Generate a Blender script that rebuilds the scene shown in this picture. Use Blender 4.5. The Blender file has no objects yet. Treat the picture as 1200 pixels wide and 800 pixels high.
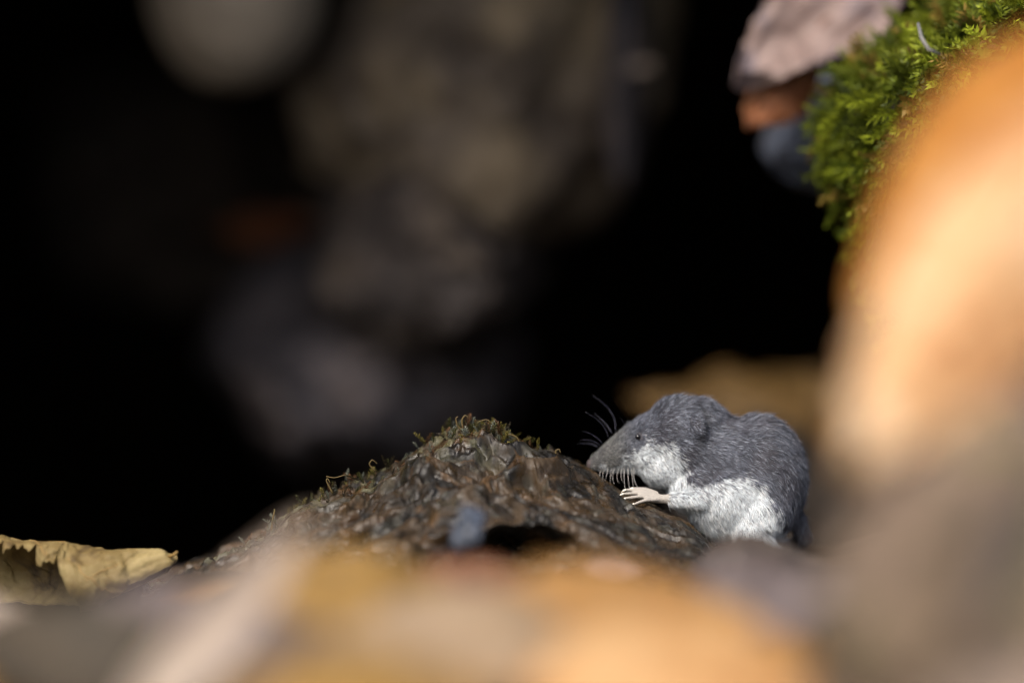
import bpy, bmesh, math, random
import numpy as np
from mathutils import Vector, Matrix

# ------------------------------------------------------------------ camera, world, sun, exposure
SC = bpy.context.scene
COL = SC.collection
D = 3.3333            # metres from the lens to the plane of focus
S = 0.00025           # metres per photo pixel (1200 wide) in that plane
PITCH = math.radians(5.0)
ZT = 0.062
CAM = np.array([0.0, -D * math.cos(PITCH), ZT + D * math.sin(PITCH)])
FWD = np.array([0.0, math.cos(PITCH), -math.sin(PITCH)])
UPV = np.array([0.0, math.sin(PITCH), math.cos(PITCH)])
cam = bpy.data.cameras.new('camera')
cam_o = bpy.data.objects.new('camera', cam)
COL.objects.link(cam_o)
cam_o.location = CAM
cam_o.rotation_euler = (math.pi / 2 - PITCH, 0, 0)
cam.lens = 400
cam.sensor_width = 36
cam.clip_start = 0.05
cam.clip_end = 500
cam.dof.use_dof = True
cam.dof.focus_distance = D - 0.004
cam.dof.aperture_fstop = 3.2
SC.camera = cam_o

SUN_EL, SUN_AZ = math.radians(50), math.radians(205)   # azimuth from +Y (behind the hollow) towards +X
world = bpy.data.worlds.new('World')
SC.world = world
world.use_nodes = True
nt = world.node_tree
bg = nt.nodes['Background']
sky = nt.nodes.new('ShaderNodeTexSky')
sky.sky_type = 'NISHITA'
sky.sun_disc = False
sky.sun_elevation = SUN_EL
sky.sun_rotation = SUN_AZ
sky.dust_density = 5.0
sky.ozone_density = 0.5
nt.links.new(sky.outputs[0], bg.inputs[0])
bg.inputs[1].default_value = 0.1
sun = bpy.data.lights.new('sun', 'SUN')
sun.energy = 1.5
sun.angle = math.radians(25)
sun.color = (1.0, 0.95, 0.88)
sun_o = bpy.data.objects.new('sun', sun)
COL.objects.link(sun_o)
sdir = Vector((math.sin(SUN_AZ) * math.cos(SUN_EL), math.cos(SUN_AZ) * math.cos(SUN_EL), math.sin(SUN_EL)))
sun_o.rotation_euler = sdir.to_track_quat('Z', 'Y').to_euler()
sun_o.location = (1, 1, 3)
SC.view_settings.view_transform = 'Standard'
SC.view_settings.look = 'None'
SC.view_settings.exposure = 1.2
SC.view_settings.gamma = 1
SC.render.engine = 'CYCLES'
SC.cycles.use_denoising = True
SC.cycles.filter_width = 1.1
SC.cycles.max_bounces = 8
SC.cycles.sample_clamp_indirect = 4.0

# ------------------------------------------------------------------ helpers
def P(px, py, y):
    """the point of the plane at depth y that the photo pixel looks at"""
    d = FWD + np.array([1.0, 0, 0]) * ((px - 600) * S / D) + UPV * ((400 - py) * S / D)
    t = (y - CAM[1]) / d[1]
    return CAM + d * t

def proj(p):
    """photo pixel of world points (N,3)"""
    q = p - CAM
    w = q @ FWD
    return np.stack([600 + q[:, 0] / w * D / S, 400 - (q @ UPV) / w * D / S], 1)

def _hash(i, j, k, seed):
    h = (i * 374761393 + j * 668265263 + k * 2147483647 + seed * 974711) & 0xFFFFFFFF
    h = ((h ^ (h >> 13)) * 1274126177) & 0xFFFFFFFF
    h = ((h ^ (h >> 16)) * 2246822519) & 0xFFFFFFFF
    return ((h ^ (h >> 15)) & 0xFFFFFF) / float(0xFFFFFF)

def vnoise(p, seed=0):
    p = np.asarray(p, float)
    f = np.floor(p)
    i = f.astype(np.int64)
    t = p - f
    t = t * t * t * (t * (t * 6 - 15) + 10)
    out = 0
    for a in (0, 1):
        wa = t[:, 0] if a else 1 - t[:, 0]
        for b in (0, 1):
            wb = t[:, 1] if b else 1 - t[:, 1]
            for c in (0, 1):
                wc = t[:, 2] if c else 1 - t[:, 2]
                out = out + wa * wb * wc * _hash(i[:, 0] + a, i[:, 1] + b, i[:, 2] + c, seed)
    return out * 2 - 1

def fbm(p, octaves=4, seed=0, gain=0.5, ridged=False):
    out = 0
    amp = 1.0
    p = np.asarray(p, float)
    for o in range(octaves):
        n = vnoise(p * (2.03 ** o) + o * 17.3, seed + o)
        if ridged:
            n = 1 - 2 * np.abs(n)
        out = out + n * amp
        amp *= gain
    return out

def smooth(a, b, x):
    t = np.clip((np.asarray(x, float) - a) / (b - a), 0, 1)
    return t * t * (3 - 2 * t)

def mesh_np(name, verts, quads=None, tris=None, material=None, smooth_shade=True):
    me = bpy.data.meshes.new(name)
    verts = np.asarray(verts, np.float32)
    nq = 0 if quads is None else len(quads)
    ntr = 0 if tris is None else len(tris)
    loops = np.concatenate([np.asarray(x, np.int32).ravel() for x in (quads, tris) if x is not None and len(x)])
    me.vertices.add(len(verts))
    me.vertices.foreach_set('co', verts.ravel())
    me.loops.add(len(loops))
    me.loops.foreach_set('vertex_index', loops)
    me.polygons.add(nq + ntr)
    starts = np.concatenate([np.arange(nq) * 4, nq * 4 + np.arange(ntr) * 3]).astype(np.int32)
    me.polygons.foreach_set('loop_start', starts)
    me.update(calc_edges=True)
    me.polygons.foreach_set('use_smooth', np.full(nq + ntr, smooth_shade))
    me.validate()
    if material:
        me.materials.append(material)
    return me

def link(name, me, parent=None):
    o = bpy.data.objects.new(name, me)
    COL.objects.link(o)
    if parent:
        o.parent = parent
    return o

def tag(o, label=None, cat=None, group=None, kind=None):
    for k, v in (('label', label), ('category', cat), ('group', group), ('kind', kind)):
        if v:
            o[k] = v
    return o

def point_color(me, name, arr):
    a = me.attributes.new(name, 'FLOAT_COLOR', 'POINT')
    arr = np.asarray(arr, np.float32)
    if arr.shape[1] == 3:
        arr = np.concatenate([arr, np.ones((len(arr), 1), np.float32)], 1)
    a.data.foreach_set('color', arr.ravel())

def grid_faces(nu, nv, closed_v=False):
    i, j = np.meshgrid(np.arange(nu - 1), np.arange(nv if closed_v else nv - 1), indexing='ij')
    j2 = (j + 1) % nv
    return np.stack([i * nv + j, (i + 1) * nv + j, (i + 1) * nv + j2, i * nv + j2], -1).reshape(-1, 4)

def srgb(r, g, b):
    return tuple(((c / 255) / 12.92 if c / 255 <= 0.04045 else ((c / 255 + 0.055) / 1.055) ** 2.4) for c in (r, g, b))

def material(name, colors, scale=60, rough=0.8, bump=0.4, bscale=None, bdist=0.001, transl=0.0, spec=0.3, detail=6,
             rough_var=0.0, distortion=0.3, attr=None, stops=None):
    m = bpy.data.materials.new(name)
    m.use_nodes = True
    t = m.node_tree
    n, l = t.nodes, t.links
    pb = n['Principled BSDF']
    pb.inputs['Roughness'].default_value = rough
    pb.inputs['Specular IOR Level'].default_value = spec
    tc = n.new('ShaderNodeTexCoord')
    nz = n.new('ShaderNodeTexNoise')
    nz.inputs['Scale'].default_value = scale
    nz.inputs['Detail'].default_value = detail
    nz.inputs['Roughness'].default_value = 0.62
    nz.inputs['Distortion'].default_value = distortion
    l.new(tc.outputs['Object'], nz.inputs['Vector'])
    if attr:
        ca = n.new('ShaderNodeAttribute')
        ca.attribute_name = attr
        col = ca.outputs['Color']
    else:
        rp = n.new('ShaderNodeValToRGB')
        k = len(colors)
        stops = stops or [0.32 + 0.36 * i / max(1, k - 1) for i in range(k)]
        while len(rp.color_ramp.elements) > k:
            rp.color_ramp.elements.remove(rp.color_ramp.elements[-1])
        while len(rp.color_ramp.elements) < k:
            rp.color_ramp.elements.new(0.5)
        for e, s, c in zip(rp.color_ramp.elements, stops, colors):
            e.position = s
            e.color = (*c, 1)
        l.new(nz.outputs['Fac'], rp.inputs['Fac'])
        col = rp.outputs['Color']
    l.new(col, pb.inputs['Base Color'])
    if rough_var:
        n2 = n.new('ShaderNodeTexNoise')
        n2.inputs['Scale'].default_value = scale * 1.7
        n2.inputs['Detail'].default_value = 4
        l.new(tc.outputs['Object'], n2.inputs['Vector'])
        mr = n.new('ShaderNodeMapRange')
        mr.inputs[1].default_value = 0.35
        mr.inputs[2].default_value = 0.65
        mr.inputs[3].default_value = max(0.05, rough - rough_var)
        mr.inputs[4].default_value = min(1, rough + rough_var)
        l.new(n2.outputs['Fac'], mr.inputs[0])
        l.new(mr.outputs[0], pb.inputs['Roughness'])
    if bump:
        nb = n.new('ShaderNodeTexNoise')
        nb.inputs['Scale'].default_value = bscale or scale * 5
        nb.inputs['Detail'].default_value = 7
        nb.inputs['Roughness'].default_value = 0.65
        l.new(tc.outputs['Object'], nb.inputs['Vector'])
        bp = n.new('ShaderNodeBump')
        bp.inputs['Strength'].default_value = bump
        bp.inputs['Distance'].default_value = bdist
        l.new(nb.outputs['Fac'], bp.inputs['Height'])
        l.new(bp.outputs['Normal'], pb.inputs['Normal'])
    if transl:
        tr = n.new('ShaderNodeBsdfTranslucent')
        l.new(col, tr.inputs['Color'])
        mx = n.new('ShaderNodeMixShader')
        mx.inputs[0].default_value = transl
        l.new(pb.outputs[0], mx.inputs[1])
        l.new(tr.outputs[0], mx.inputs[2])
        l.new(mx.outputs[0], n['Material Output'].inputs['Surface'])
    return m

RNG = np.random.default_rng(11)

def tube(pts, radii, n=6, cap=True):
    """verts and faces of a tapered tube along pts"""
    pts = np.asarray(pts, float)
    k = len(pts)
    tan = np.gradient(pts, axis=0)
    tan /= np.linalg.norm(tan, axis=1)[:, None] + 1e-12
    ref = np.array([0.31, 0.83, 0.46])
    a = np.cross(tan, ref)
    a /= np.linalg.norm(a, axis=1)[:, None] + 1e-12
    b = np.cross(tan, a)
    th = np.arange(n) * 2 * math.pi / n
    ring = a[:, None, :] * np.cos(th)[None, :, None] + b[:, None, :] * np.sin(th)[None, :, None]
    v = (pts[:, None, :] + ring * np.asarray(radii)[:, None, None]).reshape(-1, 3)
    f = grid_faces(k, n, True)
    t = []
    if cap:
        v = np.concatenate([v, pts[:1], pts[-1:]])
        for j in range(n):
            t.append((k * n, j, (j + 1) % n))
            t.append((k * n + 1, (k - 1) * n + (j + 1) % n, (k - 1) * n + j))
    return v, f, np.array(t, int).reshape(-1, 3)

def join(parts):
    V, Q, T, o = [], [], [], 0
    for v, q, t in parts:
        V.append(v)
        if q is not None and len(q):
            Q.append(np.asarray(q) + o)
        if t is not None and len(t):
            T.append(np.asarray(t) + o)
        o += len(v)
    return np.concatenate(V), (np.concatenate(Q) if Q else None), (np.concatenate(T) if T else None)

# ------------------------------------------------------------------ the setting: ground and the bank with its hollow
M_soil = material('dark_soil', [srgb(22, 17, 12), srgb(48, 37, 26), srgb(70, 54, 38)], 40, 0.9, 0.6, 220, 0.004)
M_cave = material('hollow_soil', [srgb(30, 24, 18), srgb(46, 37, 28), srgb(62, 50, 38)], 30, 0.95, 1.0, 110, 0.012)

LIP_Y, LIP_Z = 0.13, 0.245

def ground_h(x, y):
    y0 = 0.045 - 0.085 * smooth(-0.05, -0.085, x)
    h = -0.003 + 0.006 * vnoise(np.stack([x * 9, y * 9, x * 0], 1), 5) + 0.0025 * fbm(np.stack([x * 45, y * 45, x * 0], 1), 3, 8)
    pit = smooth(y0, y0 + 0.155, y) * smooth(0.62, 0.42, np.abs(x)) * smooth(1.75, 1.55, y)
    dip = smooth(-0.092, -0.125, x) * smooth(-0.29, -0.2, y)
    return h - 0.3 * pit - 0.02 * dip

def build_ground():
    n = 300
    s = np.linspace(-1, 1, n)
    c = np.sinh(s * 7.0) / math.sinh(7.0) * 60
    c = np.sign(s) * np.maximum(np.abs(c), 0) + s * 0.75
    X, Y = np.meshgrid(c, c, indexing='ij')
    x, y = X.ravel(), Y.ravel()
    z = ground_h(x, y)
    me = mesh_np('ground', np.stack([x, y, z], 1), grid_faces(n, n), None, M_soil)
    return tag(link('ground', me), kind='structure')

def build_bank():
    ny, na = 150, 220
    ys = np.linspace(LIP_Y, 1.5, ny)
    ph = np.linspace(0, math.pi, na)
    k = (ys - LIP_Y) / (1.5 - LIP_Y)
    dome = np.sqrt(np.clip(1 - np.clip((k - 0.55) / 0.45, 0, 1) ** 2, 0.0001, 1))
    a = (0.31 + 0.20 * smooth(0, 0.4, k)) * dome
    top = LIP_Z + 0.06 * smooth(0, 0.3, k)
    base = -0.34
    inner = np.zeros((ny, na, 3))
    ex = 0.62
    cx = np.sign(np.cos(ph)) * np.abs(np.cos(ph)) ** ex
    sz = np.abs(np.sin(ph)) ** ex
    inner[..., 0] = a[:, None] * cx[None]
    inner[..., 1] = ys[:, None]
    inner[..., 2] = base + ((top - base) * dome)[:, None] * sz[None]
    outer = np.zeros_like(inner)
    outer[..., 0] = (a + 0.55)[:, None] * cx[None]
    outer[..., 1] = ys[:, None] + 0.05 + 0.5 * k[:, None] - 0.02
    outer[..., 2] = base + (top - base + 0.16 + 0.25 * smooth(0, 0.5, k))[:, None] * sz[None]
    # the lip is rounded over between inner and outer
    lips = []
    for q in (0.25, 0.5, 0.75):
        m = inner[0] * (1 - q) + outer[0] * q
        m[:, 1] -= 0.045 * math.sin(q * math.pi)
        lips.append(m)
    sheet = np.concatenate([outer[::-1], np.stack(lips[::-1]), inner])
    v = sheet.reshape(-1, 3)
    nrm = fbm(v * 9, 4, 21)
    nr2 = fbm(v * 8 + 40, 4, 33)
    n3 = fbm(v * 38, 4, 55)
    v = v + np.stack([nr2 * 0.022 + n3 * 0.005, nrm * 0.014 + n3 * 0.006, nrm * 0.022 + n3 * 0.005], 1)
    me = mesh_np('earth_bank', v, grid_faces(len(sheet), na), None, M_cave)
    return tag(link('earth_bank', me), kind='structure')

build_ground()
build_bank()

# ------------------------------------------------------------------ stones
def boulder_mesh(name, radii, seed, mat, amp=0.10, planes=9, sub=6, rot=(0, 0, 0), fine=0.02, freq=1.6, cut=(0.72, 0.95)):
    bm = bmesh.new()
    bmesh.ops.create_icosphere(bm, subdivisions=sub, radius=1)
    bm.verts.ensure_lookup_table()
    d = np.array([v.co[:] for v in bm.verts])
    tr = np.array([[v.index for v in f.verts] for f in bm.faces])
    bm.free()
    rg = np.random.default_rng(seed)
    r = np.ones(len(d))
    for i in range(planes):
        nn = rg.normal(size=3)
        nn /= np.linalg.norm(nn)
        h = rg.uniform(*cut)
        dt = d @ nn
        lim = np.where(dt > 1e-3, h / np.maximum(dt, 1e-3), 9)
        r = np.where(lim < r, r * 0.15 + lim * 0.85, r)
    r = r * (1 + amp * fbm(d * freq, 3, seed + 3) + fine * fbm(d * 9, 4, seed + 7))
    v = d * r[:, None] * np.asarray(radii)
    v = v @ np.array(Matrix.Rotation(rot[2], 3, 'Z') @ Matrix.Rotation(rot[1], 3, 'Y') @ Matrix.Rotation(rot[0], 3, 'X')).T
    return mesh_np(name, v, None, tr, mat), v

def boulder(name, label, cat, px, py, y, rpx, rdepth, seed, mat, **kw):
    sc = S * (y + D) / D
    me, v = boulder_mesh(name, (rpx[0] * sc, rdepth, rpx[1] * sc), seed, mat, **kw)
    o = link(name, me)
    o.location = P(px, py, y)
    return tag(o, label, cat)

M_brown_rock = material('brown_rock', [srgb(62, 54, 50), srgb(104, 94, 84), srgb(134, 120, 100), srgb(168, 150, 122)], 24, 0.75, 0.5, 150, 0.003)
M_grey_rock = material('grey_rock', [srgb(36, 36, 42), srgb(70, 67, 72), srgb(112, 102, 100)], 34, 0.8, 0.5, 130, 0.003)
M_brown_grey = material('brown_grey_rock', [srgb(46, 42, 42), srgb(76, 69, 66), srgb(112, 100, 88)], 26, 0.8, 0.5, 140, 0.003)
M_pale_rock = material('pale_rock', [srgb(116, 107, 96), srgb(142, 132, 118)], 22, 0.7, 0.3, 150, 0.002)
M_dark_rock = material('dark_rock', [srgb(30, 27, 25), srgb(58, 50, 44)], 40, 0.8, 0.5, 150, 0.003)
M_blue_rock = material('blue_grey_rock', [srgb(44, 49, 60), srgb(78, 84, 98), srgb(62, 60, 62)], 45, 0.6, 0.4, 200, 0.002)
M_taupe_rock = material('taupe_rock', [srgb(54, 44, 34), srgb(100, 88, 72), srgb(118, 98, 86), srgb(98, 92, 60), srgb(66, 54, 42)], 24, 0.85, 0.5, 200, 0.002, distortion=1.2)

boulder('boulder', 'big brown and grey mottled rock filling the back of the hollow', 'rock', 585, 60, 0.37, (185, 240), 0.075, 4, M_brown_rock, amp=0.16, fine=0.03, rot=(0, 0.35, -0.55))
boulder('boulder', 'dark bluish grey rock below the big mottled rock in the hollow', 'rock', 425, 430, 0.44, (175, 165), 0.09, 9, M_grey_rock, amp=0.16, fine=0.03)
boulder('boulder', 'mottled brown grey rock wedged between the big rock and the bluish rock', 'rock', 500, 270, 0.38, (150, 150), 0.085, 52, M_brown_grey, amp=0.2, fine=0.03)
boulder('boulder', 'dim dark rock at the back of the hollow under the round ended stone', 'rock', 235, 215, 0.60, (190, 150), 0.09, 57, M_dark_rock, amp=0.2, fine=0.03)
rs = boulder('rounded_stone', 'smooth pale grey round ended stone jutting down from the hollow roof', 'stone', 276, -10, 0.29, (104, 118), 0.035, 2, M_pale_rock, planes=0, amp=0.03, fine=0.004)
for vt in rs.data.vertices:          # its upper end runs up into the roof
    if vt.co.z > 0:
        vt.co.z *= 4.6
boulder('narrow_stone', 'narrow grey stone standing beside the big mottled rock in the hollow', 'stone', 734, 55, 0.32, (24, 160), 0.02, 41, M_grey_rock, amp=0.14, planes=5)
boulder('stone', 'dark stone inside the hollow right behind the shrew under a tan leaf', 'stone', 900, 640, 0.26, (120, 145), 0.06, 14, M_dark_rock, amp=0.1)
boulder('stone', 'blue grey stone wedged beside the moss at the hollow mouth', 'stone', 968, 158, 0.18, (78, 72), 0.03, 19, M_blue_rock, amp=0.1)

# ------------------------------------------------------------------ boulder with moss at the right of the mouth
def moss_shoot(rg, length):
    """one feathery shoot along +Z: a thin stem with leaflets; returns verts, tris"""
    k = 9
    s = np.linspace(0, 1, k)
    bend = rg.uniform(-0.5, 0.5, 2)
    pts = np.stack([bend[0] * s ** 2, bend[1] * s ** 2, s], 1) * length
    V, T = [], []
    def tri(a, b, c):
        n0 = len(V)
        V.extend([a, b, c])
        T.append((n0, n0 + 1, n0 + 2))
    for i in range(k - 1):
        w = length * 0.022
        o = np.array([w, 0, 0])
        tri(pts[i] - o, pts[i] + o, pts[i + 1])
    nl = 34
    for i in range(nl):
        f = (i + 0.5) / nl
        p = np.array([np.interp(f, s, pts[:, c]) for c in range(3)])
        th = i * 2.4 + rg.uniform(-0.4, 0.4)
        ll = length * 0.2 * (0.5 + 0.9 * math.sin(math.pi * (0.12 + 0.82 * f))) * rg.uniform(0.7, 1.2)
        out = np.array([math.cos(th), math.sin(th), 0.75])
        out /= np.linalg.norm(out)
        side = np.cross(out, (0, 0, 1.0))
        side /= np.linalg.norm(side)
        tip = p + out * ll + np.array([0, 0, 0.12 * ll])
        mid = p + out * ll * 0.45
        w = ll * 0.2
        n0 = len(V)
        V.extend([p, mid - side * w, mid + side * w, tip])
        T.extend([(n0, n0 + 1, n0 + 2), (n0 + 1, n0 + 3, n0 + 2)])
    return np.array(V), np.array(T)

def basis_from_z(zv, spin):
    zv = zv / (np.linalg.norm(zv) + 1e-12)
    ref = np.array([0.0, 0, 1]) if abs(zv[2]) < 0.9 else np.array([1.0, 0, 0])
    a = np.cross(ref, zv)
    a /= np.linalg.norm(a)
    b = np.cross(zv, a)
    c, s_ = math.cos(spin), math.sin(spin)
    return np.stack([a * c + b * s_, -a * s_ + b * c, zv], 1)

def scatter_moss(points, normals, length, seed, name, parent, mat, gravity=0.5, tint=None, lvar=0.45):
    rg = np.random.default_rng(seed)
    variants = [moss_shoot(rg, 1.0) for _ in range(14)]
    V, T, C, off = [], [], [], 0
    for p, nn in zip(points, normals):
        v, t = variants[rg.integers(len(variants))]
        zd = nn + rg.normal(size=3) * 0.42 + np.array([0, 0, -gravity])
        m = basis_from_z(zd, rg.uniform(0, 6.3))
        L = length * rg.uniform(1 - lvar, 1 + lvar)
        w = (v * L) @ m.T + p
        V.append(w)
        T.append(t + off)
        off += len(w)
        f = rg.uniform(0, 1)
        base = np.array(srgb(56, 72, 16)) * (1 - f) + np.array(srgb(138, 150, 40)) * f
        if rg.uniform() < 0.10:
            base = np.array(srgb(128, 108, 50))
        if tint is not None:
            base = tint(p, base, rg)
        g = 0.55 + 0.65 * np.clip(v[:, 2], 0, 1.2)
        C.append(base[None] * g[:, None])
    me = mesh_np(name, np.concatenate(V), None, np.concatenate(T), mat, False)
    point_color(me, 'tint', np.concatenate(C))
    o = link(name, me, parent)
    o['kind'] = 'stuff'
    return o

M_moss = material('moss_green', [], 50, 0.55, 0, attr='tint', transl=0.35, spec=0.25)

def sample_surface(v, tris, n, rg, weight=None):
    a, b, c = v[tris[:, 0]], v[tris[:, 1]], v[tris[:, 2]]
    cr = np.cross(b - a, c - a)
    ar = np.linalg.norm(cr, axis=1)
    nr = cr / (ar[:, None] + 1e-15)
    w = ar if weight is None else ar * weight((a + b + c) / 3, nr)
    idx = rg.choice(len(tris), n, p=w / w.sum())
    r1, r2 = np.sqrt(rg.random(n)), rg.random(n)
    p = a[idx] * (1 - r1)[:, None] + b[idx] * (r1 * (1 - r2))[:, None] + c[idx] * (r1 * r2)[:, None]
    return p, nr[idx], idx

def mesh_arrays(me):
    v = np.zeros(len(me.vertices) * 3, np.float32)
    me.vertices.foreach_get('co', v)
    me.calc_loop_triangles()
    t = np.zeros(len(me.loop_triangles) * 3, np.int32)
    me.loop_triangles.foreach_get('vertices', t)
    return v.reshape(-1, 3).astype(float), t.reshape(-1, 3)

def build_mossy_boulder():
    root = bpy.data.objects.new('mossy_boulder', None)
    COL.objects.link(root)
    ctr = P(1398, 128, 0.075)
    root.location = (ctr[0], ctr[1], 0)
    tag(root, 'grey boulder covered with shaggy green moss beside the hollow mouth', 'rock')
    me, v = boulder_mesh('stone_core', (0.102, 0.08, 0.062), 6, M_dark_rock, amp=0.12, planes=6)
    v = v + np.array([0, 0, ctr[2]])
    # a foot below that carries it
    low = smooth(ctr[2] - 0.01, ctr[2] - 0.06, v[:, 2])
    v[:, 2] -= low * 0.11
    v[:, 0] += low * 0.018
    v[:, 2] += smooth(0.0, 0.09, v[:, 0]) * smooth(ctr[2] - 0.02, ctr[2] + 0.04, v[:, 2]) * 0.03
    me.vertices.foreach_set('co', v.astype(np.float32).ravel())
    me.update()
    link('stone_core', me, root)
    vv, tt = mesh_arrays(me)
    rg = np.random.default_rng(3)
    def w(c, n):
        up = np.maximum(smooth(ctr[2] - 0.058, ctr[2] - 0.03, c[:, 2] + 0.03 * fbm(c * 40, 3, 14)), 0.5 * smooth(0.35, 0.6, fbm(c * 55, 3, 15)))
        return up * np.where(n[:, 1] < 0.35, 1.0, 0.15) * (0.25 + smooth(-0.5, 0.4, fbm(c * 90, 2, 4)))
    p, n, _ = sample_surface(vv, tt, 12500, rg, w)
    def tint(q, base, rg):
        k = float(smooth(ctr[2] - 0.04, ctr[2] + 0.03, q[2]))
        return base * (0.72 if rg.uniform() < 0.7 else 0.36) * (1 + 0.25 * k * np.array([1.2, 1, 0.6]))  # higher shoots brighter and yellower: sunlight put into the moss colour
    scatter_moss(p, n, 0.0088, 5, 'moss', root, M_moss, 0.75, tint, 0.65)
    # a grey twiglet caught in the moss
    b = np.array([ctr[0], ctr[1], 0])
    pts = np.array([P(1076, 28, -0.018), P(1080, 45, -0.024), P(1088, 58, -0.026), P(1102, 64, -0.024)]) - b
    tv, tq, ttr = tube(pts, [0.0005, 0.0006, 0.0006, 0.0004], 6)
    link('twig', mesh_np('twig', tv, tq, ttr, material('grey_twig', [srgb(95, 95, 95), srgb(130, 126, 120)], 300, 0.7, 0)), root)
    return root

build_mossy_boulder()

# ------------------------------------------------------------------ the wet log in front
CREST = np.array([(60, 760), (150, 705), (200, 678), (250, 655), (285, 638), (315, 618), (345, 594), (380, 578), (415, 561), (450, 548), (490, 524),
                  (508, 511), (545, 500), (570, 505), (605, 523), (650, 533), (690, 550), (735, 579), (770, 593), (800, 608), (830, 634), (850, 662), (870, 700), (900, 740)], float)

M_log = None
def build_log():
    global M_log
    root = bpy.data.objects.new('rotten_log', None)
    COL.objects.link(root)
    tag(root, 'dark wet rotten log with a mossy crest that the shrew leans on', 'log')
    nu, nv = 700, 330
    px = np.linspace(170, 895, nu)
    cy = np.interp(px, CREST[:, 0], CREST[:, 1])
    ker = np.exp(-np.linspace(-2, 2, 21) ** 2)
    ker /= ker.sum()
    cy = np.convolve(np.pad(cy, 10, mode='edge'), ker, 'valid')
    ycr = 0.006 - 0.016 * smooth(775, 825, px) - 0.012 * smooth(420, 200, px)
    crest = np.array([P(a, b, c) for a, b, c in zip(px, cy, ycr)])
    t = np.linspace(0, 1, nv)
    # cross section: from the back foot over the crest to the front foot (dy, fraction of height)
    sec_t = np.array([0.0, 0.12, 0.22, 0.30, 0.40, 0.55, 0.72, 0.86, 0.95, 1.0])
    sec_y = np.array([0.055, 0.045, 0.02, 0.0, -0.018, -0.046, -0.082, -0.112, -0.125, -0.12])
    sec_f = np.array([-0.02, 0.6, 0.93, 1.0, 0.93, 0.72, 0.42, 0.14, -0.06, -0.4])
    dy = np.interp(t, sec_t, sec_y)
    fr = np.interp(t, sec_t, sec_f)
    ker2 = np.exp(-np.linspace(-2, 2, 25) ** 2)
    ker2 /= ker2.sum()
    dy = np.convolve(np.pad(dy, 12, mode='reflect', reflect_type='odd'), ker2, 'valid')
    fr = np.convolve(np.pad(fr, 12, mode='reflect', reflect_type='odd'), ker2, 'valid')
    fr = fr / fr.max()
    V = np.zeros((nu, nv, 3))
    V[..., 0] = crest[:, None, 0]
    V[..., 1] = crest[:, None, 1] + dy[None]
    hgt = np.maximum(crest[:, 2] + 0.012, 0.004)
    V[..., 2] = -0.012 + hgt[:, None] * fr[None]
    V[..., 2] -= 0.025 * (smooth(0.1, 0, t) + smooth(0.93, 1, t))[None]
    v = V.reshape(-1, 3)
    q = v.copy()
    warp = np.stack([fbm(q * 60, 2, 1), fbm(q * 60 + 9, 2, 2), fbm(q * 60 + 5, 2, 3)], 1)
    away = smooth(0.0, 0.012, np.abs(v[:, 1] - np.repeat(crest[:, 1], nv)))
    calm = smooth(700, 640, np.repeat(px, nv))
    big = 0.0042 * fbm(q * 42 + warp * 0.8, 3, 4) * (0.25 + 0.75 * away) * (0.45 + 0.55 * calm)
    mid = 0.0009 * fbm(q * np.array([105, 125, 140]) + warp * 1.6, 4, 12, 0.5, True) * (0.55 + 0.45 * calm)
    fin = 0.00028 * fbm(q * 620, 3, 17)
    nrm = np.stack([np.zeros(len(q)), -(0.25 + 0.6 * smooth(0, 0.05, np.repeat(crest[:, 1], nv) - v[:, 1])), np.ones(len(q))], 1)
    nrm /= np.linalg.norm(nrm, axis=1)[:, None]
    disp = big + mid + fin - 0.001
    pp = proj(v)
    # the dark hollow rotted into the front face
    hole = np.exp(-(((pp[:, 0] - 600) / 75) ** 2 + ((pp[:, 1] - 640) / 18) ** 2) ** 1.5) * (v[:, 1] < -0.03)
    v = v + nrm * disp[:, None]
    v[:, 1] += hole * 0.035
    v[:, 2] -= hole * 0.004
    me = mesh_np('log_body', v, grid_faces(nu, nv), None)
    # colours: wet dark wood, ochre rot, pale lichen crust on the crest
    rg = np.random.default_rng(8)
    dark, brown = np.array(srgb(27, 23, 16)), np.array(srgb(68, 53, 34))
    ochre, lich, blue = np.array(srgb(98, 72, 42)), np.array(srgb(100, 98, 74)), np.array(srgb(72, 70, 60))
    n1 = fbm(q * 85 + warp, 5, 40)
    n2 = fbm(q * 130 + warp * 2, 4, 50)
    n3 = fbm(q * 240, 4, 60)
    c = dark[None] + (brown - dark)[None] * smooth(-0.5, 0.6, n1)[:, None]
    k = smooth(0.25, 0.7, n2) * smooth(760, 600, pp[:, 0]) * 0.5
    c = c * (1 - k[:, None]) + ochre[None] * k[:, None]
    near = smooth(0.030, 0.004, np.abs(v[:, 1] - np.repeat(crest[:, 1], nv)))
    k = smooth(0.0, 0.5, n3) * near * smooth(640, 560, pp[:, 0])
    c = c * (1 - 0.75 * k[:, None]) + lich[None] * 0.75 * k[:, None]
    k = smooth(0.45, 0.7, fbm(q * 200 + 30, 3, 70)) * 0.55
    c = c * (1 - k[:, None]) + blue[None] * k[:, None]
    c = c * (0.5 + 0.26 * np.clip((mid / 0.0011), -1, 1))[:, None].clip(0.5, 1.3)  # ridges of the relief lighter, dips darker
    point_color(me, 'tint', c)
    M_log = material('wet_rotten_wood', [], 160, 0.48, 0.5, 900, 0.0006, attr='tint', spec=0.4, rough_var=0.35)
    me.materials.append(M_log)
    link('log_body', me, root)
    # crusty tufts on the crest
    P3 = v.reshape(nu, nv, 3)
    ic = int(0.30 * nv)
    rg = np.random.default_rng(4)
    pts, nrs = [], []
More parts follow.
